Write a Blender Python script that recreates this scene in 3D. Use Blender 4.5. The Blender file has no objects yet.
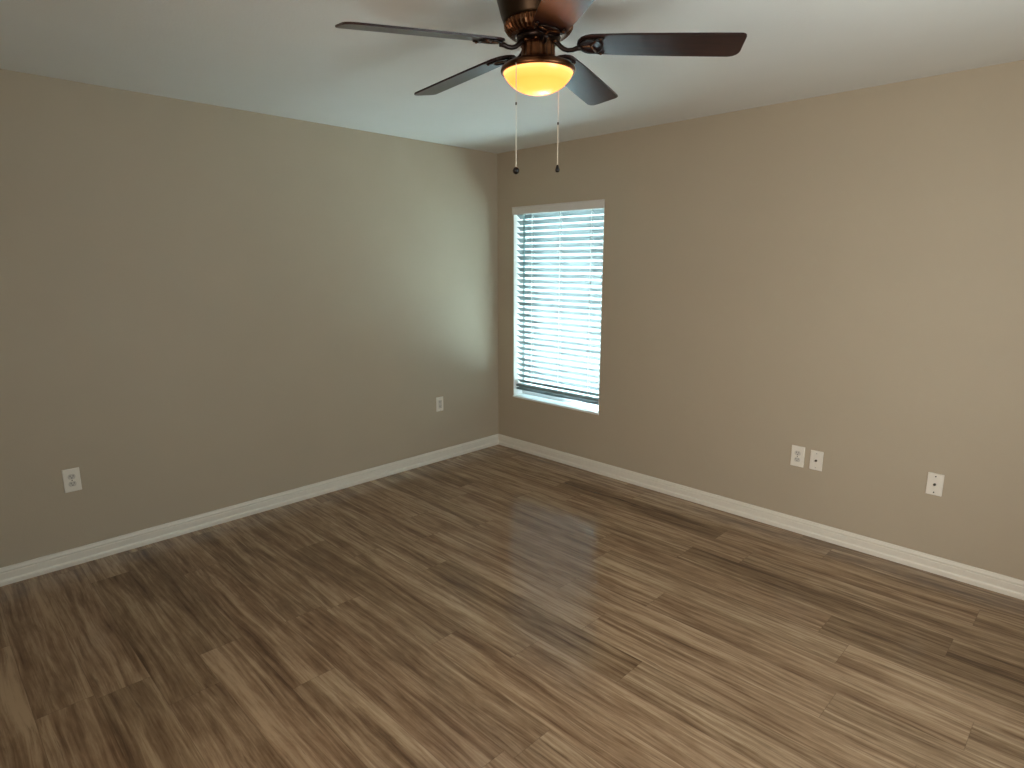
import bpy, bmesh, math, random
from mathutils import Vector, Matrix
random.seed(7)
PI = math.pi
C = bpy.context.scene.collection
S = bpy.context.scene

# ---------------------------------------------------------------- camera
F_PX = 612.5
CAM = Vector((3.7734, -3.6153, 1.5756))
YAW, PIT = 2.3547, 0.1959
fw = Vector((math.cos(PIT)*math.cos(YAW), math.cos(PIT)*math.sin(YAW), -math.sin(PIT)))
cd = bpy.data.cameras.new('camera'); cam = bpy.data.objects.new('camera', cd); C.objects.link(cam)
cam.location = CAM
cam.rotation_euler = fw.to_track_quat('-Z', 'Y').to_euler()
cd.sensor_width = 36; cd.lens = F_PX/1024*36; cd.clip_start = 0.02
S.camera = cam

# ---------------------------------------------------------------- world, lights, exposure
w = bpy.data.worlds.new('sky'); S.world = w; w.use_nodes = True
nt = w.node_tree; bg = nt.nodes['Background']
tc = nt.nodes.new('ShaderNodeTexCoord'); sx = nt.nodes.new('ShaderNodeSeparateXYZ')
cr = nt.nodes.new('ShaderNodeValToRGB')
nt.links.new(tc.outputs['Generated'], sx.inputs[0]); nt.links.new(sx.outputs['Z'], cr.inputs[0])
cr.color_ramp.elements[0].position = 0.0; cr.color_ramp.elements[0].color = (0.60, 0.82, 0.95, 1)
cr.color_ramp.elements[1].position = 0.8; cr.color_ramp.elements[1].color = (0.52, 0.79, 1.0, 1)
nt.links.new(cr.outputs[0], bg.inputs['Color']); bg.inputs['Strength'].default_value = 6.4

def area(name, loc, rot, sx_, sy_, power, color, portal=False):
    l = bpy.data.lights.new(name, 'AREA'); l.shape = 'RECTANGLE'; l.size = sx_; l.size_y = sy_
    l.energy = power; l.color = color
    if portal: l.cycles.is_portal = True
    o = bpy.data.objects.new(name, l); C.objects.link(o); o.location = loc; o.rotation_euler = rot
    return o
sl = bpy.data.lights.new('sun', 'SUN'); sl.energy = 60; sl.color = (0.64, 0.86, 1.0); sl.angle = math.radians(0.8)
so = bpy.data.objects.new('sun', sl); C.objects.link(so); so.location = (4, 7, 9)
so.rotation_euler = Vector((-0.66, 0.08, 0.75)).to_track_quat('Z', 'Y').to_euler()
# portal for the blind window; other window and doorway lamps are unseen, added fill
area('window_portal', (0.636, 0.20, 1.233), (-PI/2, 0, 0), 0.95, 1.6, 1, (1, 1, 1), True)
area('doorway_fill', (3.15, -5.70, 1.25), (PI/2, 0, 0), 1.7, 2.0, 64, (1.0, 0.85, 0.74))  # added fill lamp inside the closed hall
area('added_window_portal', (4.50, -1.90, 1.35), (0, PI/2, 0), 1.4, 1.2, 1, (1, 1, 1), True)
area('side_window_fill', (4.49, -1.90, 1.35), (0, PI/2, 0), 1.2, 0.95, 17, (0.97, 0.94, 0.86))  # added fill lamp set in the made-up window
S.cycles.sample_clamp_indirect = 30.0
S.view_settings.view_transform = 'Standard'
try: S.view_settings.look = 'None'
except Exception: pass
S.view_settings.gamma = 1.0; S.view_settings.exposure = 0.16; S.view_settings.use_curve_mapping = False

H = 2.44
XB, YB = 4.40, -4.30          # the walls behind the camera
WX0, WX1, WZ0, WZ1 = 0.1863, 1.0856, 0.4576, 2.0082

# ---------------------------------------------------------------- materials
def srgb(r, g, b):
    f = lambda c: (c/255/12.92) if c/255 <= 0.04045 else ((c/255+0.055)/1.055)**2.4
    return (f(r), f(g), f(b), 1)
class NT:
    def __init__(s, name):
        s.m = bpy.data.materials.new(name); s.m.use_nodes = True; s.t = s.m.node_tree
        s.b = s.t.nodes['Principled BSDF']; s.out = s.t.nodes['Material Output']
    def n(s, typ, ins=None, **kw):
        x = s.t.nodes.new(typ)
        for k, v in kw.items(): setattr(x, k, v)
        for k, v in (ins or {}).items(): s.put(x, k, v)
        return x
    def put(s, x, k, v):
        if isinstance(v, bpy.types.NodeSocket): s.t.links.new(v, x.inputs[k])
        else: x.inputs[k].default_value = v
    def math(s, op, a, b=0.0, c=0.0):
        return s.n('ShaderNodeMath', {0: a, 1: b, 2: c}, operation=op).outputs[0]
    def mix(s, fac, a, b, mode='MIX'):
        x = s.n('ShaderNodeMix', data_type='RGBA', blend_type=mode)
        s.put(x, 0, fac); s.put(x, 6, a); s.put(x, 7, b)
        return x.outputs[2]
    def ramp(s, fac, stops):
        x = s.n('ShaderNodeValToRGB', {0: fac}); e = x.color_ramp.elements
        while len(e) < len(stops): e.new(0.5)
        for i, (p, c) in enumerate(stops): e[i].position = p; e[i].color = c
        return x.outputs[0]
    def bump(s, h, strength, dist):
        x = s.n('ShaderNodeBump', {'Height': h, 'Strength': strength, 'Distance': dist})
        s.put(s.b, 'Normal', x.outputs[0])
def simple(name, col, rough=0.5, metal=0.0, noise=0.0, nscale=20, bump=0.0, bscale=200, coat=0.0, coat_r=0.1, spec=None):
    t = NT(name); tc = t.n('ShaderNodeTexCoord').outputs['Object']
    n = t.n('ShaderNodeTexNoise', {'Vector': tc, 'Scale': nscale, 'Detail': 4.0}).outputs[0]
    dark = tuple(c*(1-noise) for c in col[:3])+(1,); lite = tuple(min(1, c*(1+noise)) for c in col[:3])+(1,)
    t.put(t.b, 'Base Color', t.ramp(n, [(0.3, dark), (0.7, lite)]))
    t.put(t.b, 'Roughness', rough); t.put(t.b, 'Metallic', metal)
    if coat: t.put(t.b, 'Coat Weight', coat); t.put(t.b, 'Coat Roughness', coat_r)
    if spec is not None: t.put(t.b, 'Specular IOR Level', spec)
    if bump:
        b = t.n('ShaderNodeTexNoise', {'Vector': tc, 'Scale': bscale, 'Detail': 3.0}).outputs[0]
        t.bump(b, bump, 0.002)
    return t.m
M = {}
M['wall'] = simple('taupe_wall_paint', srgb(180, 166, 144), 0.55, noise=0.015, nscale=3, bump=0.22, bscale=130, spec=0.35)
M['ceiling'] = simple('white_ceiling_paint', srgb(228, 226, 219), 0.8, noise=0.01, nscale=4, bump=0.35, bscale=90, spec=0.2)
M['trim'] = simple('white_trim_paint', srgb(226, 219, 204), 0.4, noise=0.02, nscale=30)
M['sill'] = simple('white_sill_marble', srgb(238, 238, 232), 0.3, noise=0.03, nscale=12)
M['reveal'] = simple('white_reveal_paint', srgb(232, 230, 222), 0.6, noise=0.01)
M['frame'] = simple('white_window_vinyl', srgb(225, 228, 226), 0.4, noise=0.01)
M['plate'] = simple('ivory_white_plastic', srgb(232, 224, 210), 0.35, noise=0.01)
M['plate_in'] = simple('grey_white_plastic', srgb(204, 196, 184), 0.35, noise=0.01)
M['dark'] = simple('black_slot', srgb(28, 24, 22), 0.5, noise=0.05)
M['brass'] = simple('nickel_connector', srgb(70, 62, 50), 0.35, metal=0.8, noise=0.05)
M['valance'] = simple('white_valance_vinyl', srgb(214, 208, 200), 0.45, noise=0.02, nscale=8)
M['cord'] = simple('white_cord', srgb(232, 236, 232), 0.7, noise=0.03)
M['wand'] = simple('clear_grey_wand', srgb(120, 160, 162), 0.25, noise=0.02)
M['bronze'] = simple('brushed_dark_bronze', srgb(58, 46, 34), 0.34, metal=0.9, noise=0.25, nscale=14)
M['bronze_hi'] = simple('copper_bronze', srgb(104, 68, 44), 0.30, metal=0.95, noise=0.3, nscale=22)
M['iron'] = simple('black_bronze_bracket', srgb(40, 30, 26), 0.28, metal=0.8, noise=0.2, nscale=30)
M['chain'] = simple('nickel_bead_chain', srgb(232, 226, 208), 0.3, metal=0.2, noise=0.1)
M['knob'] = simple('black_pull_knob', srgb(12, 10, 10), 0.15, noise=0.05)
M['door'] = simple('white_door_paint', srgb(215, 208, 196), 0.45, noise=0.01)
M['bounce'] = simple('pale_concrete', srgb(226, 226, 218), 0.85, noise=0.04, nscale=5)
M['stucco'] = simple('beige_stucco', srgb(188, 193, 190), 0.9, noise=0.06, nscale=6, bump=0.4, bscale=60)

def slat_mat():
    t = NT('white_slat_vinyl')
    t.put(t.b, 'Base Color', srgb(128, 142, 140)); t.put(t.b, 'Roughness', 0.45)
    tc = t.n('ShaderNodeTexCoord').outputs['Object']
    mp = t.n('ShaderNodeMapping', {'Vector': tc, 'Scale': (3, 60, 60)}).outputs[0]
    n = t.n('ShaderNodeTexNoise', {'Vector': mp, 'Scale': 4.0, 'Detail': 3.0}).outputs[0]
    t.bump(n, 0.1, 0.001)
    tr = t.n('ShaderNodeBsdfTranslucent', {'Color': srgb(225, 240, 236)})
    mx = t.n('ShaderNodeMixShader', {0: 0.06, 1: t.b.outputs[0], 2: tr.outputs[0]})
    t.t.links.new(mx.outputs[0], t.out.inputs[0]); return t.m
M['slat'] = slat_mat()

def glass_mat():
    t = NT('window_glass')
    tr = t.n('ShaderNodeBsdfTransparent', {'Color': (0.96, 0.98, 0.98, 1)})
    gl = t.n('ShaderNodeBsdfGlossy', {'Color': (1, 1, 1, 1), 'Roughness': 0.02})
    mx = t.n('ShaderNodeMixShader', {0: 0.05, 1: tr.outputs[0], 2: gl.outputs[0]})
    t.t.links.new(mx.outputs[0], t.out.inputs[0]); return t.m
M['glass'] = glass_mat()

def bowl_mat():
    # frosted amber bowl lit from inside: the glass gives off light; edge glow painted paler at rim and foot
    t = NT('lit_amber_glass')
    tc = t.n('ShaderNodeTexCoord').outputs['Object']
    z = t.n('ShaderNodeSeparateXYZ', {0: tc}).outputs[2]
    n = t.n('ShaderNodeTexNoise', {'Vector': tc, 'Scale': 9.0, 'Detail': 3.0}).outputs[0]
    h = t.math('ADD', t.math('MULTIPLY', z, -14.0), t.math('MULTIPLY', t.math('SUBTRACT', n, 0.5), 0.10))
    c = t.ramp(h, [(0.0, (2.6, 1.05, 0.30, 1)), (0.16, (2.5, 0.70, 0.14, 1)), (0.45, (2.4, 0.56, 0.08, 1)),
                   (0.80, (2.5, 0.66, 0.11, 1)), (0.97, (2.6, 0.95, 0.26, 1))])
    t.put(t.b, 'Base Color', srgb(150, 110, 60)); t.put(t.b, 'Roughness', 0.25)
    t.put(t.b, 'Emission Color', c); t.put(t.b, 'Emission Strength', 1.0)
    return t.m
M['bowl'] = bowl_mat()

def blade_mat():
    t = NT('espresso_wood_blade')
    tc = t.n('ShaderNodeTexCoord').outputs['Object']
    mp = t.n('ShaderNodeMapping', {'Vector': tc, 'Scale': (2.0, 28, 28)}).outputs[0]
    n = t.n('ShaderNodeTexNoise', {'Vector': mp, 'Scale': 3.0, 'Detail': 6.0}).outputs[0]
    t.put(t.b, 'Base Color', t.ramp(n, [(0.35, srgb(30, 17, 15)), (0.65, srgb(52, 28, 24))]))
    t.put(t.b, 'Roughness', 0.30); t.put(t.b, 'Specular IOR Level', 0.30)
    t.put(t.b, 'Coat Weight', 0.08); t.put(t.b, 'Coat Roughness', 0.22)
    return t.m
M['blade'] = blade_mat()

def floor_mat():
    t = NT('greige_vinyl_plank')
    uv = t.n('ShaderNodeUVMap', uv_map='plank').outputs[0]          # metres inside each plank
    idn = t.n('ShaderNodeAttribute', attribute_name='plank_id').outputs['Fac']
    wn = t.n('ShaderNodeTexWhiteNoise', {'W': idn}, noise_dimensions='1D')
    rv, rc = wn.outputs['Value'], wn.outputs['Color']
    off = t.n('ShaderNodeVectorMath', {0: rc, 1: (37.0, 19.0, 11.0)}, operation='MULTIPLY').outputs[0]
    p0 = t.n('ShaderNodeVectorMath', {0: uv, 1: off}, operation='ADD').outputs[0]
    # gentle warp gives cathedral and knot swirls
    wm = t.n('ShaderNodeMapping', {'Vector': p0, 'Scale': (1.7, 7.0, 1.0)}).outputs[0]
    wz = t.n('ShaderNodeTexNoise', {'Vector': wm, 'Scale': 1.0, 'Detail': 2.0}).outputs['Color']
    wo = t.n('ShaderNodeVectorMath', {0: t.n('ShaderNodeVectorMath', {0: wz, 1: (0.5, 0.5, 0.5)}, operation='SUBTRACT').outputs[0],
                                      1: (0.20, 0.045, 0.0)}, operation='MULTIPLY').outputs[0]
    p = t.n('ShaderNodeVectorMath', {0: p0, 1: wo}, operation='ADD').outputs[0]
    def noise(sx, sy, det, rough=0.55):
        m = t.n('ShaderNodeMapping', {'Vector': p, 'Scale': (sx, sy, 1)}).outputs[0]
        return t.n('ShaderNodeTexNoise', {'Vector': m, 'Scale': 1.0, 'Detail': det, 'Roughness': rough}).outputs[0]
    broad = noise(0.9, 15, 3)
    mid = noise(2.4, 60, 5)
    fine = noise(9, 210, 4)
    blot = noise(7, 24, 6, 0.65)
    g = t.math('ADD', t.math('MULTIPLY', broad, 0.42), t.math('MULTIPLY', mid, 0.40))
    g = t.math('ADD', g, t.math('MULTIPLY', fine, 0.16)); g = t.math('ADD', g, t.math('MULTIPLY', blot, 0.20))
    g = t.math('ADD', g, t.math('MULTIPLY', t.math('SUBTRACT', rv, 0.5), 0.05))
    col = t.ramp(g, [(0.44, srgb(90, 68, 48)), (0.54, srgb(130, 104, 78)), (0.62, srgb(158, 131, 102)), (0.72, srgb(190, 164, 132))])
    col = t.mix(t.math('MULTIPLY', t.math('GREATER_THAN', rv, 0.6), 0.22), col, srgb(214, 190, 178), 'MULTIPLY')
    col = t.mix(t.math('MULTIPLY', t.math('LESS_THAN', rv, 0.2), 0.35), col, srgb(205, 200, 188), 'MULTIPLY')
    # dark mineral streaks
    st = noise(2.6, 50, 6, 0.75)
    sm = t.ramp(st, [(0.30, (1, 1, 1, 1)), (0.43, (0, 0, 0, 1))])
    col = t.mix(t.math('MULTIPLY', sm, 0.62), col, srgb(74, 54, 38))
    # thin pressed joints
    sp = t.n('ShaderNodeSeparateXYZ', {0: uv})
    jl = t.n('ShaderNodeAttribute', attribute_name='plank_len').outputs['Fac']
    u, v = sp.outputs[0], sp.outputs[1]
    eu = t.math('MINIMUM', u, t.math('SUBTRACT', jl, u)); ev = t.math('MINIMUM', v, t.math('SUBTRACT', 0.178, v))
    e = t.math('MINIMUM', eu, ev)
    jm = t.ramp(t.math('MULTIPLY', e, 100.0), [(0.05, (1, 1, 1, 1)), (0.16, (0, 0, 0, 1))])
    col = t.mix(t.math('MULTIPLY', jm, 0.45), col, srgb(84, 64, 46))
    t.put(t.b, 'Base Color', col)
    t.put(t.b, 'Roughness', t.math('ADD', 0.11, t.math('MULTIPLY', mid, 0.10)))
    t.put(t.b, 'Specular IOR Level', 0.45)
    hgt = t.math('SUBTRACT', t.math('MULTIPLY', mid, 0.25), jm)
    t.bump(hgt, 0.14, 0.0008)
    return t.m
M['floor'] = floor_mat()
def leaf(name, a, b, sc):
    t = NT(name); tc = t.n('ShaderNodeTexCoord').outputs['Object']
    n = t.n('ShaderNodeTexNoise', {'Vector': tc, 'Scale': sc, 'Detail': 6.0}).outputs[0]
    t.put(t.b, 'Base Color', t.ramp(n, [(0.35, a), (0.68, b)])); t.put(t.b, 'Roughness', 0.9); t.bump(n, 0.8, 0.02); return t.m
M['grass'] = leaf('lawn_grass', srgb(44, 52, 44), srgb(66, 76, 62), 7)
M['hedge'] = leaf('hedge_leaf', srgb(22, 26, 24), srgb(40, 44, 38), 9)

# ---------------------------------------------------------------- mesh helpers
class MB:
    def __init__(s): s.bm = bmesh.new(); s.mats = []
    def mi(s, m):
        if m not in s.mats: s.mats.append(m)
        return s.mats.index(m)
    def faces(s, fs, m, smooth=False):
        i = s.mi(m)
        for f in fs: f.material_index = i; f.smooth = smooth
    def box(s, a, b, m, bev=0.0, mat=None):
        c = [(x+y)/2 for x, y in zip(a, b)]; d = [abs(y-x) for x, y in zip(a, b)]
        t = bmesh.new(); bmesh.ops.create_cube(t, size=1.0)
        for v in t.verts: v.co = Vector((v.co.x*d[0]+c[0], v.co.y*d[1]+c[1], v.co.z*d[2]+c[2]))
        if bev: bmesh.ops.bevel(t, geom=t.edges[:], offset=bev, segments=2, affect='EDGES', profile=0.7)
        s.merge(t, m, mat=mat)
    def merge(s, t, m, smooth=False, mat=None):
        i = s.mi(m); vm = {}
        for v in t.verts: vm[v] = s.bm.verts.new(mat @ v.co if mat else v.co)
        for f in t.faces:
            try: nf = s.bm.faces.new([vm[v] for v in f.verts])
            except ValueError: continue
            nf.material_index = i; nf.smooth = smooth
        t.free()
    def lathe(s, prof, m, seg=48, c=(0, 0, 0), smooth=True, flute=None, axis='z'):
        """prof: (r, z) list; flute(j, r, ang) may change the radius"""
        rings = []
        for j, (r, z) in enumerate(prof):
            if r < 1e-6: rings.append([s.bm.verts.new((c[0], c[1], c[2]+z))]); continue
            rg = []
            for k in range(seg):
                a = 2*PI*k/seg; rr = flute(j, r, a) if flute else r
                rg.append(s.bm.verts.new((c[0]+rr*math.cos(a), c[1]+rr*math.sin(a), c[2]+z)))
            rings.append(rg)
        fs = []
        for A, B in zip(rings, rings[1:]):
            for k in range(seg):
                l = (k+1) % seg
                if len(A) == 1 and len(B) == 1: continue
                if len(A) == 1: fs.append(s.bm.faces.new((A[0], B[k], B[l])))
                elif len(B) == 1: fs.append(s.bm.faces.new((A[k], B[0], A[l])))
                else: fs.append(s.bm.faces.new((A[k], B[k], B[l], A[l])))
        s.faces(fs, m, smooth)
    def tube(s, pts, r, m, seg=10, closed=False, flat=1.0):
        """tube along pts; r number or list; flat squashes along z"""
        pts = [Vector(p) for p in pts]; n = len(pts); rings = []
        for i, p in enumerate(pts):
            a = pts[(i-1) % n] if (closed or i > 0) else p; b = pts[(i+1) % n] if (closed or i < n-1) else p
            d = (b-a).normalized(); up = Vector((0, 0, 1)) if abs(d.z) < 0.95 else Vector((1, 0, 0))
            u = d.cross(up).normalized(); v = u.cross(d).normalized(); rr = r[i] if isinstance(r, (list, tuple)) else r
            rings.append([s.bm.verts.new(p+u*rr*math.cos(2*PI*k/seg)+v*rr*flat*math.sin(2*PI*k/seg)) for k in range(seg)])
        fs = []; m_ = n if closed else n-1
        for i in range(m_):
            A, B = rings[i], rings[(i+1) % n]
            for k in range(seg): l = (k+1) % seg; fs.append(s.bm.faces.new((A[k], A[l], B[l], B[k])))
        if not closed: fs.append(s.bm.faces.new(rings[0][::-1])); fs.append(s.bm.faces.new(rings[-1]))
        s.faces(fs, m, True)
    def extrude_profile(s, prof, p0, p1, outd, m, caps=True, e0=0.0, e1=0.0):
        """prof (out, z) polygon swept from p0 to p1; e0/e1 mitre: shift of the end per unit of out"""
        p0, p1, o = Vector(p0), Vector(p1), Vector(outd); d = (p1-p0).normalized()
        A = [s.bm.verts.new(p0+o*x+Vector((0, 0, z))+d*(e0*x)) for x, z in prof]
        B = [s.bm.verts.new(p1+o*x+Vector((0, 0, z))-d*(e1*x)) for x, z in prof]
        n = len(prof); fs = [s.bm.faces.new((A[i], A[(i+1) % n], B[(i+1) % n], B[i])) for i in range(n)]
        if caps: fs += [s.bm.faces.new(A[::-1]), s.bm.faces.new(B)]
        s.faces(fs, m)
    def build(s, name, parent=None, loc=(0, 0, 0), rot=(0, 0, 0)):
        bmesh.ops.recalc_face_normals(s.bm, faces=s.bm.faces[:])
        me = bpy.data.meshes.new(name); s.bm.to_mesh(me); s.bm.free()
        for m in s.mats: me.materials.append(m)
        o = bpy.data.objects.new(name, me); C.objects.link(o)
        o.location = loc; o.rotation_euler = rot
        if parent: o.parent = parent
        return o
def tag(o, label=None, cat=None, group=None, kind=None):
    if label: o['label'] = label
    if cat: o['category'] = cat
    if group: o['group'] = group
    if kind: o['kind'] = kind
    return o
def empty(name, loc=(0, 0, 0), rot=(0, 0, 0)):
    o = bpy.data.objects.new(name, None); C.objects.link(o); o.location = loc; o.rotation_euler = rot
    o.empty_display_size = 0.1; return o

# ---------------------------------------------------------------- room shell
TH = 0.16
def structure(o, label, cat): return tag(o, label, cat, kind='structure')
# floor: rows of planks running along the window wall
def make_floor():
    bm = bmesh.new(); uvl = bm.loops.layers.uv.new('plank')
    lid = bm.faces.layers.float.new('plank_id'); ll = bm.faces.layers.float.new('plank_len')
    PW, PL = 0.178, 1.22
    y0 = -2.755; known = {-4: 1.26, -2: 1.515, -1: 1.285, 2: 2.57, 3: 1.90, 4: 0.98, 6: 2.28, 10: 3.02, 11: 3.447}
    k = 0; i = math.floor((YB-y0)/PW)
    while y0+i*PW < 0.0:
        ya, yb = y0+i*PW, y0+(i+1)*PW
        j = known.get(i, random.uniform(0, PL)); x = j-PL*math.ceil(j/PL+0.01)
        while x < XB+0.3:
            xa, xb = max(x, -0.02), min(x+PL, XB+0.3); yA, yBq = max(ya, YB-0.2), min(yb, 0.02)
            if xb > xa and yBq > yA:
                vs = [bm.verts.new(c) for c in ((xa, yA, 0), (xb, yA, 0), (xb, yBq, 0), (xa, yBq, 0))]
                f = bm.faces.new(vs); k += 1; f[lid] = k*1.37+i*0.11; f[ll] = PL
                for l in f.loops: l[uvl].uv = (l.vert.co.x-x, l.vert.co.y-ya)
            x += PL
        i += 1
    me = bpy.data.meshes.new('floor'); bm.to_mesh(me); bm.free(); me.materials.append(M['floor'])
    o = bpy.data.objects.new('floor', me); C.objects.link(o); return o
structure(make_floor(), 'grey-brown wood-look vinyl plank floor', 'floor')
b = MB(); b.box((-TH, YB-TH, H), (XB+TH, TH, H+0.12), M['ceiling']); structure(b.build('ceiling'), 'white textured ceiling', 'ceiling')
b = MB(); b.box((-TH, YB-TH, -0.1), (0, TH, H), M['wall']); structure(b.build('wall_left'), 'plain taupe wall on the left', 'wall')
b = MB()
b.box((0, 0, -0.1), (WX0, TH, H), M['wall']); b.box((WX1, 0, -0.1), (XB+TH, TH, H), M['wall'])
b.box((WX0, 0, WZ1), (WX1, TH, H), M['wall']); b.box((WX0, 0, -0.1), (WX1, TH, WZ0-0.004), M['wall'])
structure(b.build('wall_right'), 'taupe wall on the right with the window', 'wall')
b = MB(); SY0, SY1, SZ0, SZ1 = -2.45, -1.35, 0.70, 2.05      # opening of the window added for fill light
b.box((XB, YB-TH, -0.1), (XB+TH, SY0, H), M['wall']); b.box((XB, SY1, -0.1), (XB+TH, 0, H), M['wall'])
b.box((XB, SY0, -0.1), (XB+TH, SY1, SZ0), M['wall']); b.box((XB, SY0, SZ1), (XB+TH, SY1, H), M['wall'])
structure(b.build('wall_front'), 'taupe wall right behind the camera', 'wall')
DX0, DX1, DZ = 2.45, 3.85, 2.03
b = MB()
b.box((0, YB-TH, -0.1), (DX0, YB, H), M['wall']); b.box((DX1, YB-TH, -0.1), (XB, YB, H), M['wall'])
b.box((DX0, YB-TH, DZ), (DX1, YB, H), M['wall'])
structure(b.build('wall_back'), 'taupe wall behind the camera with the added doorway', 'wall')
b = MB(); HY = YB-TH-1.3; e = 0.1        # added closed hall: holds the fill lamp, keeps the sky out
b.box((DX0-0.3-e, HY, -0.1), (DX0-0.3, YB-TH, H+e), M['wall']); b.box((DX1+0.3, HY, -0.1), (DX1+0.3+e, YB-TH, H+e), M['wall'])
b.box((DX0-0.3-e, HY-e, -0.1), (DX1+0.3+e, HY, H+e), M['wall']); b.box((DX0-0.3, HY, H), (DX1+0.3, YB-TH, H+e), M['ceiling'])
b.box((DX0-0.3, HY, -0.1), (DX1+0.3, YB-TH, -0.001), M['wall'])
structure(b.build('wall_added_hall'), 'unseen hall added behind the camera to hold the fill lamp and keep the sky out', 'wall')
w2 = structure(empty('window_added', (XB+0.11, (SY0+SY1)/2, SZ0)), 'white framed window added behind the camera for fill light', 'window')  # unseen window, put in only to let fill light enter
b = MB(); o_ = Vector(w2.location)
for (a_, c_) in (((XB+0.10, SY0, SZ0), (XB+0.14, SY0+0.04, SZ1)), ((XB+0.10, SY1-0.04, SZ0), (XB+0.14, SY1, SZ1)), ((XB+0.10, SY0+0.04, SZ0), (XB+0.14, SY1-0.04, SZ0+0.04)),
                 ((XB+0.10, SY0+0.04, SZ1-0.04), (XB+0.14, SY1-0.04, SZ1)), ((XB+0.10, SY0+0.04, 1.36), (XB+0.14, SY1-0.04, 1.40))):
    b.box(tuple(Vector(a_)-o_), tuple(Vector(c_)-o_), M['frame'], 0.003)
b.build('window_frame', w2)
b = MB(); b.box(tuple(Vector((XB+0.118, SY0+0.036, SZ0+0.036))-o_), tuple(Vector((XB+0.122, SY1-0.036, SZ1-0.036))-o_), M['glass']); b.build('glass_pane', w2)
# door casing round the doorway added behind the camera for fill light
b = MB()
b.box((DX0-0.06, YB-TH, 0), (DX0+0.012, YB+0.015, DZ+0.06), M['door'], 0.003)
b.box((DX1-0.012, YB-TH, 0), (DX1+0.06, YB+0.015, DZ+0.06), M['door'], 0.003)
b.box((DX0+0.012, YB-TH, DZ-0.012), (DX1-0.012, YB+0.015, DZ+0.06), M['door'], 0.003)
structure(b.build('door_added'), 'white casing of the doorway added behind the camera for fill light', 'door')

BP = [(0, 0), (0.016, 0), (0.016, 0.018), (0.0145, 0.024), (0.0115, 0.028), (0.0105, 0.031), (0.0105, 0.060), (0.0085, 0.063),
      (0.0085, 0.066), (0.0105, 0.069), (0.0100, 0.074), (0.0070, 0.081), (0.0060, 0.087), (0.0040, 0.0902), (0, 0.0902)]
b = MB(); b.extrude_profile(BP, (0, YB, 0), (0, 0, 0), (1, 0, 0), M['trim'], e1=1.0); structure(b.build('baseboard_left'), 'white moulded baseboard along the left wall', 'baseboard')
b = MB(); b.extrude_profile(BP, (0, 0, 0), (XB, 0, 0), (0, -1, 0), M['trim'], e0=1.0); structure(b.build('baseboard_right'), 'white moulded baseboard under the window wall', 'baseboard')
b = MB(); b.extrude_profile(BP, (XB, -0.02, 0), (XB, YB, 0), (-1, 0, 0), M['trim']); structure(b.build('baseboard_front'), 'white moulded baseboard behind the camera', 'baseboard')
b = MB(); b.extrude_profile(BP, (0.02, YB, 0), (DX0-0.06, YB, 0), (0, 1, 0), M['trim']); structure(b.build('baseboard_back'), 'white moulded baseboard beside the added doorway', 'baseboard')

# ---------------------------------------------------------------- window
win = structure(empty('window_1', ((WX0+WX1)/2, 0.12, WZ0)), 'narrow tall window with white frame in the right wall', 'window')
wl = Vector(win.location)
def L(p): return tuple(Vector(p)-wl)
b = MB()  # white linings of the recess
b.box(L((WX0, 0.0, WZ0)), L((WX0+0.004, TH, WZ1)), M['reveal']); b.box(L((WX1-0.004, 0.0, WZ0)), L((WX1, TH, WZ1)), M['reveal'])
b.box(L((WX0+0.004, 0.0, WZ1-0.004)), L((WX1-0.004, TH, WZ1)), M['reveal'])
b.build('recess_lining', win)
b = MB(); b.box(L((WX0-0.002, -0.007, WZ0-0.004)), L((WX1+0.002, TH, WZ0+0.010)), M['sill'], 0.003); b.build('window_sill', win)
b = MB(); x0, x1, z0, z1 = WX0+0.004, WX1-0.004, WZ0+0.010, WZ1-0.004; fy0, fy1 = 0.105, 0.15; fwid = 0.028
b.box(L((x0, fy0, z0)), L((x0+fwid, fy1, z1)), M['frame'], 0.003); b.box(L((x1-fwid, fy0, z0)), L((x1, fy1, z1)), M['frame'], 0.003)
b.box(L((x0+fwid, fy0, z1-fwid)), L((x1-fwid, fy1, z1)), M['frame'], 0.003); b.box(L((x0+fwid, fy0, z0)), L((x1-fwid, fy1, z0+fwid)), M['frame'], 0.003)
b.build('window_frame', win)
for za, zb in ((z0+fwid, z1-fwid),):
    b = MB(); b.box(L((x0+fwid-0.004, 0.126, za-0.004)), L((x1-fwid+0.004, 0.130, zb+0.004)), M['glass']); b.build('glass_pane', win)

# ---------------------------------------------------------------- blind
BX0, BX1 = WX0+0.008, WX1-0.010
BY = 0.050                     # centre line of the slats inside the recess
bl = tag(empty('window_blind', ((WX0+WX1)/2, BY, WZ1-0.004)), 'white two-inch horizontal slat blind hanging in the window, slats half open', 'blind')
bo = Vector(bl.location)
def B_(p): return tuple(Vector(p)-bo)
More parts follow.
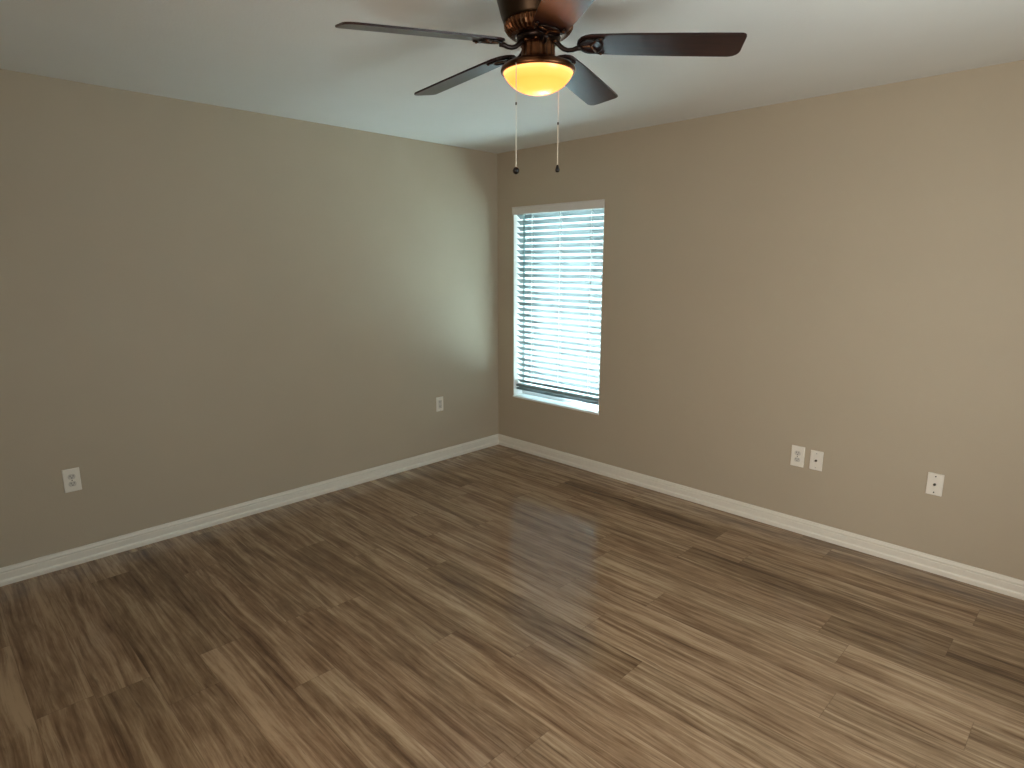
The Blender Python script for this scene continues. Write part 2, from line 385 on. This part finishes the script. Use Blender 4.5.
# valance with short returns at each end
b = MB(); vz0, vz1 = 1.949, 2.0095
b.extrude_profile([(0, vz0-bo.z), (0.006, vz0-bo.z), (0.008, vz0+0.006-bo.z), (0.008, vz1-0.012-bo.z), (0.0115, vz1-0.004-bo.z), (0.0115, vz1-bo.z), (0, vz1-bo.z)],
                  B_((WX0-0.004, -0.003, bo.z)), B_((WX1+0.002, -0.003, bo.z)), (0, -1, 0), M['valance'])
b.build('valance', bl)
b = MB(); b.box(B_((BX0, 0.022, 1.962)), B_((BX1, 0.076, 2.003)), M['frame'], 0.002); b.build('headrail', bl)
def slat_mesh():
    m = MB(); t = bmesh.new(); n = 7; w2 = 0.0255; rise = 0.0022; th = 0.0028
    prof = []
    for k in range(n): u = -1+2*k/(n-1); prof.append((u*w2, rise*(1-u*u)+th/2))
    for k in range(n-1, -1, -1): u = -1+2*k/(n-1); prof.append((u*w2, rise*(1-u*u)-th/2))
    A = [t.verts.new((-(BX1-BX0)/2, y, z)) for y, z in prof]; Bv = [t.verts.new(((BX1-BX0)/2, y, z)) for y, z in prof]
    N = len(prof)
    for k in range(N): t.faces.new((A[k], A[(k+1) % N], Bv[(k+1) % N], Bv[k]))
    t.faces.new(A[::-1]); t.faces.new(Bv); m.merge(t, M['slat']); return m
TILT = math.radians(-37)
PITCH = 0.0463; NS = 30
z_top = 1.935
proto = slat_mesh().build('slat', bl)
for k in range(NS):
    o = proto if k == 0 else proto.copy()
    if k: C.objects.link(o); o.parent = bl
    o.location = (0, random.uniform(-0.0006, 0.0006), z_top-k*PITCH-bo.z); o.rotation_euler = (TILT+random.uniform(-0.03, 0.03), 0, 0)
zr = 0.556
b = MB(); b.box((-(BX1-BX0)/2, -0.026, -0.009), ((BX1-BX0)/2, 0.026, 0.009), M['slat'], 0.003); b.build('bottom_rail', bl, (0, 0, zr-bo.z), (math.radians(4), 0, 0))
for k in range(2):                 # spare slats gathered on the rail
    o = proto.copy(); C.objects.link(o); o.parent = bl; o.location = (0, 0, zr-bo.z-0.024-0.010*k); o.rotation_euler = (math.radians(4-3*k), 0, 0)
for x in (0.361, 0.652, 0.949):
    b = MB(); xs = x-bo.x
    for s in (-1, 1):
        dy = s*0.0262*math.cos(TILT)
        b.tube([(xs, dy, 1.962-bo.z), (xs, dy, 1.2-bo.z), (xs, dy, zr-bo.z+0.004)], 0.0013, M['cord'], 6)
        b.tube([(xs+0.006, dy, 1.962-bo.z), (xs+0.006, dy, zr-bo.z+0.004)], 0.0009, M['cord'], 6)
    for k in range(NS):
        z = z_top-k*PITCH-bo.z-0.004; d = 0.0262*math.cos(TILT); h = 0.0262*math.sin(TILT)
        b.tube([(xs, -d, z-h), (xs, d, z+h)], 0.0007, M['cord'], 5)
    b.build('ladder_cord', bl)
b = MB(); xs = 0.290-bo.x
b.tube([(xs, -0.030, 1.965-bo.z), (xs, -0.033, 1.950-bo.z), (xs, -0.034, 1.94-bo.z)], 0.002, M['wand'], 8)
b.tube([(xs, -0.034, 1.94-bo.z), (xs+0.001, -0.034, 1.36-bo.z)], 0.0035, M['wand'], 6)
b.tube([(xs+0.001, -0.034, 1.36-bo.z), (xs+0.001, -0.034, 1.315-bo.z)], [0.0048, 0.0042], M['wand'], 8)
b.build('tilt_wand', bl)

# ---------------------------------------------------------------- wall plates
def plate_root(name, wall, s, z, label, cat, group=None):
    if wall == 'R': r = empty(name, (s, 0, z), (0, 0, 0))
    else: r = empty(name, (0, s, z), (0, 0, PI/2))
    return tag(r, label, cat, group)
# local frame: x along the wall, -y out of the wall into the room, z up
def cover(root, w=0.0709, h=0.1159, holes=None):
    b = MB(); t = bmesh.new(); bmesh.ops.create_cube(t, size=1)
    for v in t.verts:
        front = v.co.y < 0; k = 0.93 if front else 1.0
        v.co = Vector((v.co.x*w*k if not front else v.co.x*(w-0.005), -0.0062 if front else 0.0, v.co.z*h if not front else v.co.z*(h-0.005)))
    bmesh.ops.bevel(t, geom=t.edges[:], offset=0.0012, segments=2, affect='EDGES'); b.merge(t, M['plate']); return b.build('cover_plate', root)
def disc(m, x, z, y0, y1, r, mat, seg=20, zs=1.0):
    A = [m.bm.verts.new((x+r*math.cos(2*PI*k/seg), y0, z+zs*r*math.sin(2*PI*k/seg))) for k in range(seg)]
    Bv = [m.bm.verts.new((x+r*0.92*math.cos(2*PI*k/seg), y1, z+zs*r*0.92*math.sin(2*PI*k/seg))) for k in range(seg)]
    fs = [m.bm.faces.new((A[k], A[(k+1) % seg], Bv[(k+1) % seg], Bv[k])) for k in range(seg)] + [m.bm.faces.new(Bv)]
    m.faces(fs, mat)
def screw(root, x, z, mat, r=0.0035):
    m = MB(); disc(m, x, z, -0.0060, -0.0074, r, mat); m.box((x-r*0.75, -0.0077, z-0.0005), (x+r*0.75, -0.0073, z+0.0005), M['dark']); m.build('screw', root)
def duplex(wall, s, z, label):
    r = plate_root('wall_outlet', wall, s, z, label, 'electrical outlet'); cover(r, 0.0765, 0.1250)
    for sz in (-1, 1):
        m = MB(); cz = sz*0.0195
        # rounded receptacle face
        seg = 28; pts = []
        for k in range(seg):
            a = 2*PI*k/seg; px = 0.0172*math.cos(a); pz = 0.0172*math.sin(a); pz = max(-0.0138, min(0.0138, pz)); pts.append((px, pz))
        A = [m.bm.verts.new((p[0], -0.0058, cz+p[1])) for p in pts]; Bv = [m.bm.verts.new((p[0]*0.95, -0.0078, cz+p[1]*0.95)) for p in pts]
        fs = [m.bm.faces.new((A[k], A[(k+1) % seg], Bv[(k+1) % seg], Bv[k])) for k in range(seg)]+[m.bm.faces.new(Bv)]
        m.faces(fs, M['plate_in'])
        m.box((-0.0078, -0.0081, cz-0.0005), (-0.0052, -0.0076, cz+0.0085), M['dark']); m.box((0.0052, -0.0081, cz+0.0005), (0.0078, -0.0076, cz+0.0080), M['dark'])
        disc(m, 0, cz-0.0065, -0.0076, -0.0081, 0.0028, M['dark'], 12)
        m.build('receptacle', r)
    screw(r, 0, 0, M['brass'], 0.003); return r
def coax(s, z, label, dark_screws):
    r = plate_root('cable_wall_plate', 'R', s, z, label, 'wall plate'); cover(r)
    m = MB(); disc(m, 0, 0, -0.006, -0.009, 0.0072, M['brass'], 6); disc(m, 0, 0, -0.0088, -0.0175, 0.0048, M['brass'], 16); disc(m, 0, 0, -0.0173, -0.0176, 0.0034, M['dark'], 12)
    m.build('coax_connector', r)
    for sz in (-1, 1): screw(r, 0, sz*0.042, M['brass'] if dark_screws else M['plate_in'])
    return r
duplex('L', -3.0854, 0.4615, 'ivory duplex outlet low on the left wall, far from the corner')
duplex('R', 2.5324, 0.4628, 'ivory duplex outlet on the right wall, directly left of the small cable plate')
coax(2.6364, 0.4609, 'ivory cable plate with one dark centre connector, directly right of the duplex outlet', False)
coax(3.2090, 0.4685, 'lone cable plate with two dark screws near the right edge of the right wall', True)
r = plate_root('wall_outlet', 'L', -0.6490, 0.4670, 'white rectangular-face outlet on the left wall close to the window corner', 'electrical outlet'); cover(r)
m = MB(); m.box((-0.0165, -0.0078, -0.033), (0.0165, -0.0055, 0.033), M['plate_in'], 0.0008)
for sz in (-1, 1):
    m.box((-0.0078, -0.0082, sz*0.018), (-0.0055, -0.0076, sz*0.018+0.008), M['dark']); m.box((0.0055, -0.0082, sz*0.018), (0.0078, -0.0076, sz*0.018+0.008), M['dark'])
    disc(m, 0, sz*0.018-0.005, -0.0076, -0.0082, 0.0026, M['dark'], 12)
m.build('receptacle', r)
for sz in (-1, 1): screw(r, 0, sz*0.0485, M['plate_in'], 0.003)

# ---------------------------------------------------------------- ceiling fan
FX, FY = 2.268, -1.981
fan = tag(empty('ceiling_fan', (FX, FY, H)), 'dark bronze five-blade ceiling fan with lit amber glass bowl, mounted flush to the ceiling', 'ceiling fan')
Z = lambda z: z-H
# housing: bell flush to the ceiling, ribbed vent ring at its lower edge
b = MB()
b.lathe([(0.0, Z(2.4399)), (0.136, Z(2.4399)), (0.140, Z(2.432)), (0.138, Z(2.420)), (0.132, Z(2.400)), (0.125, Z(2.375)), (0.118, Z(2.356)), (0.115, Z(2.350)), (0.0, Z(2.350))], M['bronze'], 64)
b.build('motor_housing', fan)
b = MB(); NR = 80
b.lathe([(0.0, Z(2.3505)), (0.110, Z(2.3505)), (0.115, Z(2.345)), (0.114, Z(2.334)), (0.106, Z(2.322)), (0.094, Z(2.313)), (0.078, Z(2.310)), (0.0, Z(2.310))], M['bronze_hi'], NR*2,
        flute=lambda j, r, a: r*(1-0.045*(int(round(a/(2*PI)*NR*2)) // 2 % 2)) if 1 < j < 6 else r, smooth=False)
b.build('vent_ring', fan)
b = MB()
b.lathe([(0.0, Z(2.312)), (0.070, Z(2.312)), (0.074, Z(2.306)), (0.073, Z(2.298)), (0.066, Z(2.292)), (0.056, Z(2.288)), (0.0, Z(2.288))], M['iron'], 48)
for k in range(10):
    a = 2*PI*k/10+0.3; b.lathe([(0, Z(2.296)), (0.006, Z(2.296)), (0.006, Z(2.288)), (0, Z(2.2865))], M['bronze_hi'], 10, c=(0.060*math.cos(a), 0.060*math.sin(a), -0.002))
b.build('hub', fan)
b = MB()
b.lathe([(0.0, Z(2.292)), (0.050, Z(2.292)), (0.054, Z(2.287)), (0.053, Z(2.270)), (0.054, Z(2.252)), (0.058, Z(2.240)), (0.068, Z(2.231)), (0.080, Z(2.227)), (0.0, Z(2.227))], M['bronze_hi'], 96,
        flute=lambda j, r, a: r*(1+0.045*math.cos(a*16)) if 1 < j < 7 else r)
b.build('switch_housing', fan)
b = MB()
b.lathe([(0.0, Z(2.232)), (0.078, Z(2.232)), (0.094, Z(2.229)), (0.112, Z(2.222)), (0.123, Z(2.213)), (0.126, Z(2.205)), (0.1245, Z(2.199)), (0.119, Z(2.197)), (0.117, Z(2.202)), (0.0, Z(2.204))], M['bronze_hi'], 64)
b.build('light_pan', fan)
b = MB(); D = 0.065; R0 = 0.1165
RS = (R0*R0+D*D)/(2*D); A0 = math.asin(R0/RS) if D < R0 else PI/2
pr = []
for k in range(0, 17):
    a = A0*(1-k/16); e = PI/2*k/16          # between a spherical cap and a half ellipsoid
    pr.append((0.6*RS*math.sin(a)+0.4*R0*math.cos(e) if k < 16 else 0.0, -(0.6*(RS*math.cos(a)-(RS-D))+0.4*D*math.sin(e))))
b.lathe(pr, M['bowl'], 64); b.build('glass_bowl', fan, (0, 0, Z(2.1975)))

# blades
TH0 = math.radians(34.87); PT = math.radians(-12); ZB = 2.289; DR = math.radians(3.5)
def blade_outline():
    pts = []; r0, r1 = 0.128, 0.655
    # rounded root
    for k in range(9):
        a = PI/2+PI*k/8; pts.append((r0+0.050+0.050*math.cos(a), 0.053*math.sin(a)))
    pts += [(0.30, -0.0590), (0.45, -0.0620), (0.56, -0.0630)]
    # tip: leading corner tight, trailing corner wide
    cx, cy, rr = r1-0.014, -0.0630+0.014, 0.014
    for k in range(7): a = -PI/2+PI/2*k/6; pts.append((cx+rr*math.cos(a), cy+rr*math.sin(a)))
    cx, cy, rr = r1-0.042, 0.0630-0.034, 0.034
    for k in range(7): a = 0+PI/2*k/6; pts.append((cx+rr*math.cos(a)+0.004, cy+rr*math.sin(a)))
    pts += [(0.56, 0.0630), (0.45, 0.0620), (0.30, 0.0590)]
    return pts
def blade_mesh():
    m = MB(); t = bmesh.new(); o = blade_outline(); th = 0.0032
    A = [t.verts.new((x, y, -th)) for x, y in o]; Bv = [t.verts.new((x, y, th)) for x, y in o]; n = len(o)
    for k in range(n): t.faces.new((A[k], A[(k+1) % n], Bv[(k+1) % n], Bv[k]))
    fa = t.faces.new(A[::-1]); fb = t.faces.new(Bv)
    es = [e for e in t.edges if len(set(f for f in e.link_faces) & {fa, fb}) == 1]
    bmesh.ops.bevel(t, geom=es, offset=0.0012, segments=2, affect='EDGES')
    m.merge(t, M['blade']); return m
def bracket_mesh():
    m = MB(); cp, sp_ = math.cos(PT), math.sin(PT)
    def P(x, y, z): return (x, y*cp-z*sp_, y*sp_+z*cp)      # tilt with the blade
    # S-shaped arm from the hub down to the blade root
    m.tube([(0.052, 0, 0.008), (0.062, 0, 0.004), (0.074, 0, -0.007), (0.086, 0, -0.015), (0.100, 0, -0.019), (0.116, 0, -0.0175), (0.128, 0, -0.013), (0.142, 0, -0.0105)],
           [0.0085, 0.0085, 0.008, 0.0075, 0.0072, 0.0072, 0.008, 0.009], M['iron'], 10)
    # open oval medallion with three spokes under the root
    zc = -0.0065; cx, ax, ay = 0.174, 0.036, 0.040; N = 30
    m.tube([P(cx+ax*math.cos(2*PI*k/N), ay*math.sin(2*PI*k/N), zc) for k in range(N)], 0.0048, M['iron'], 8, closed=True, flat=0.75)
    for a in (0, 2*PI/3, -2*PI/3):
        m.tube([P(cx, 0, zc), P(cx+ax*0.5*math.cos(a+PI)*1.0, ay*0.5*math.sin(a+PI), zc-0.001), P(cx+ax*math.cos(a+PI), ay*math.sin(a+PI), zc)], [0.0045, 0.0032, 0.0045], M['bronze_hi'], 8, flat=0.8)
    for s in (-1, 1):       # side prongs reaching along the blade
        m.tube([P(cx+0.012, s*0.037, zc), P(cx+0.030, s*0.044, zc), P(cx+0.044, s*0.040, zc+0.001)], [0.0055, 0.006, 0.004], M['iron'], 8, flat=0.6)
    for (x, y) in ((cx-0.024, 0), (cx+0.032, 0.043), (cx+0.032, -0.043)):
        c = P(x, y, zc-0.003); m.lathe([(0, 0.002), (0.0045, 0.002), (0.0045, -0.001), (0, -0.0025)], M['bronze_hi'], 10, c=c)
    return m
blade0 = bracket0 = None
for k in range(5):
    a = TH0+k*2*PI/5
    if k == 0:
        blade0 = blade_mesh().build('blade', fan); bracket0 = bracket_mesh().build('blade_bracket', blade0)
        bl_o, br_o = blade0, bracket0
    else:
        bl_o = blade0.copy(); C.objects.link(bl_o); bl_o.parent = fan; br_o = bracket0.copy(); C.objects.link(br_o); br_o.parent = bl_o
    bl_o.location = (0, 0, Z(ZB)); bl_o.rotation_mode = 'QUATERNION'
    bl_o.rotation_quaternion = (Matrix.Rotation(a, 3, 'Z') @ Matrix.Rotation(DR, 3, 'Y') @ Matrix.Rotation(PT, 3, 'X')).to_quaternion()
    br_o.rotation_euler = (-PT, 0, 0)
# pull chains (bead chains) with black knobs
rt = Vector((fw.y, -fw.x, 0)).normalized(); nf = Vector((-fw.x, -fw.y, 0)).normalized()
def chain(dr, dn, ztop, zk, zcon, pend):
    p = rt*dr+nf*dn; b = MB(); z = ztop
    b.tube([(0, 0, 0.001), (0, 0, Z(zk)-Z(ztop))], 0.0010, M['chain'], 5)
    while z > zk+0.008:
        t = bmesh.new(); bmesh.ops.create_icosphere(t, subdivisions=1, radius=0.0020)
        b.merge(t, M['chain'], smooth=True, mat=Matrix.Translation((0, 0, z-ztop))); z -= 0.0042
    b.lathe([(0, zcon-ztop+0.005), (0.0026, zcon-ztop+0.004), (0.0028, zcon-ztop-0.004), (0, zcon-ztop-0.005)], M['brass'], 10)
    o = b.build('pull_chain', fan, (p.x, p.y, Z(ztop)))
    b = MB()
    if pend == 'ball': pr = [(0, 0.012), (0.003, 0.0115), (0.0065, 0.0095), (0.0100, 0.005), (0.0112, 0), (0.0100, -0.005), (0.0065, -0.0092), (0.003, -0.011), (0, -0.0115)]
    else: pr = [(0, 0.015), (0.003, 0.0145), (0.0045, 0.010), (0.0062, 0.004), (0.0080, -0.002), (0.0075, -0.007), (0.0045, -0.0105), (0, -0.012)]
    b.lathe(pr, M['knob'], 20); b.build('pull_knob', o, (0, 0, zk-ztop))
chain(-0.0745, 0.0990, 2.205, 1.873, 2.080, 'ball')
chain(0.074, -0.0700, 2.205, 1.902, 2.055, 'drop')

# ---------------------------------------------------------------- outside the window
b = MB(); b.box((-12, TH, -0.45), (14, 16, -0.15), M['grass']); structure(b.build('ground'), 'green lawn outside the window', 'lawn')
b = MB(); b.box((-9, 3.1, -0.45), (9, 3.3, 2.75), M['stucco']); b.box((-9.2, 2.85, 2.75), (9.2, 3.6, 2.85), M['frame'])
structure(b.build('wall_neighbor'), 'pale wall of the next house outside the window', 'wall')
b = MB(); b.box((-6, TH, -0.15), (8, 3.1, -0.10), M['bounce'], 0.01); structure(b.build('ground_bounce'), 'pale concrete walk slab added outside to throw sunlight onto the ceiling', 'reflector')  # pale slab added to reflect sunlight up through the slats
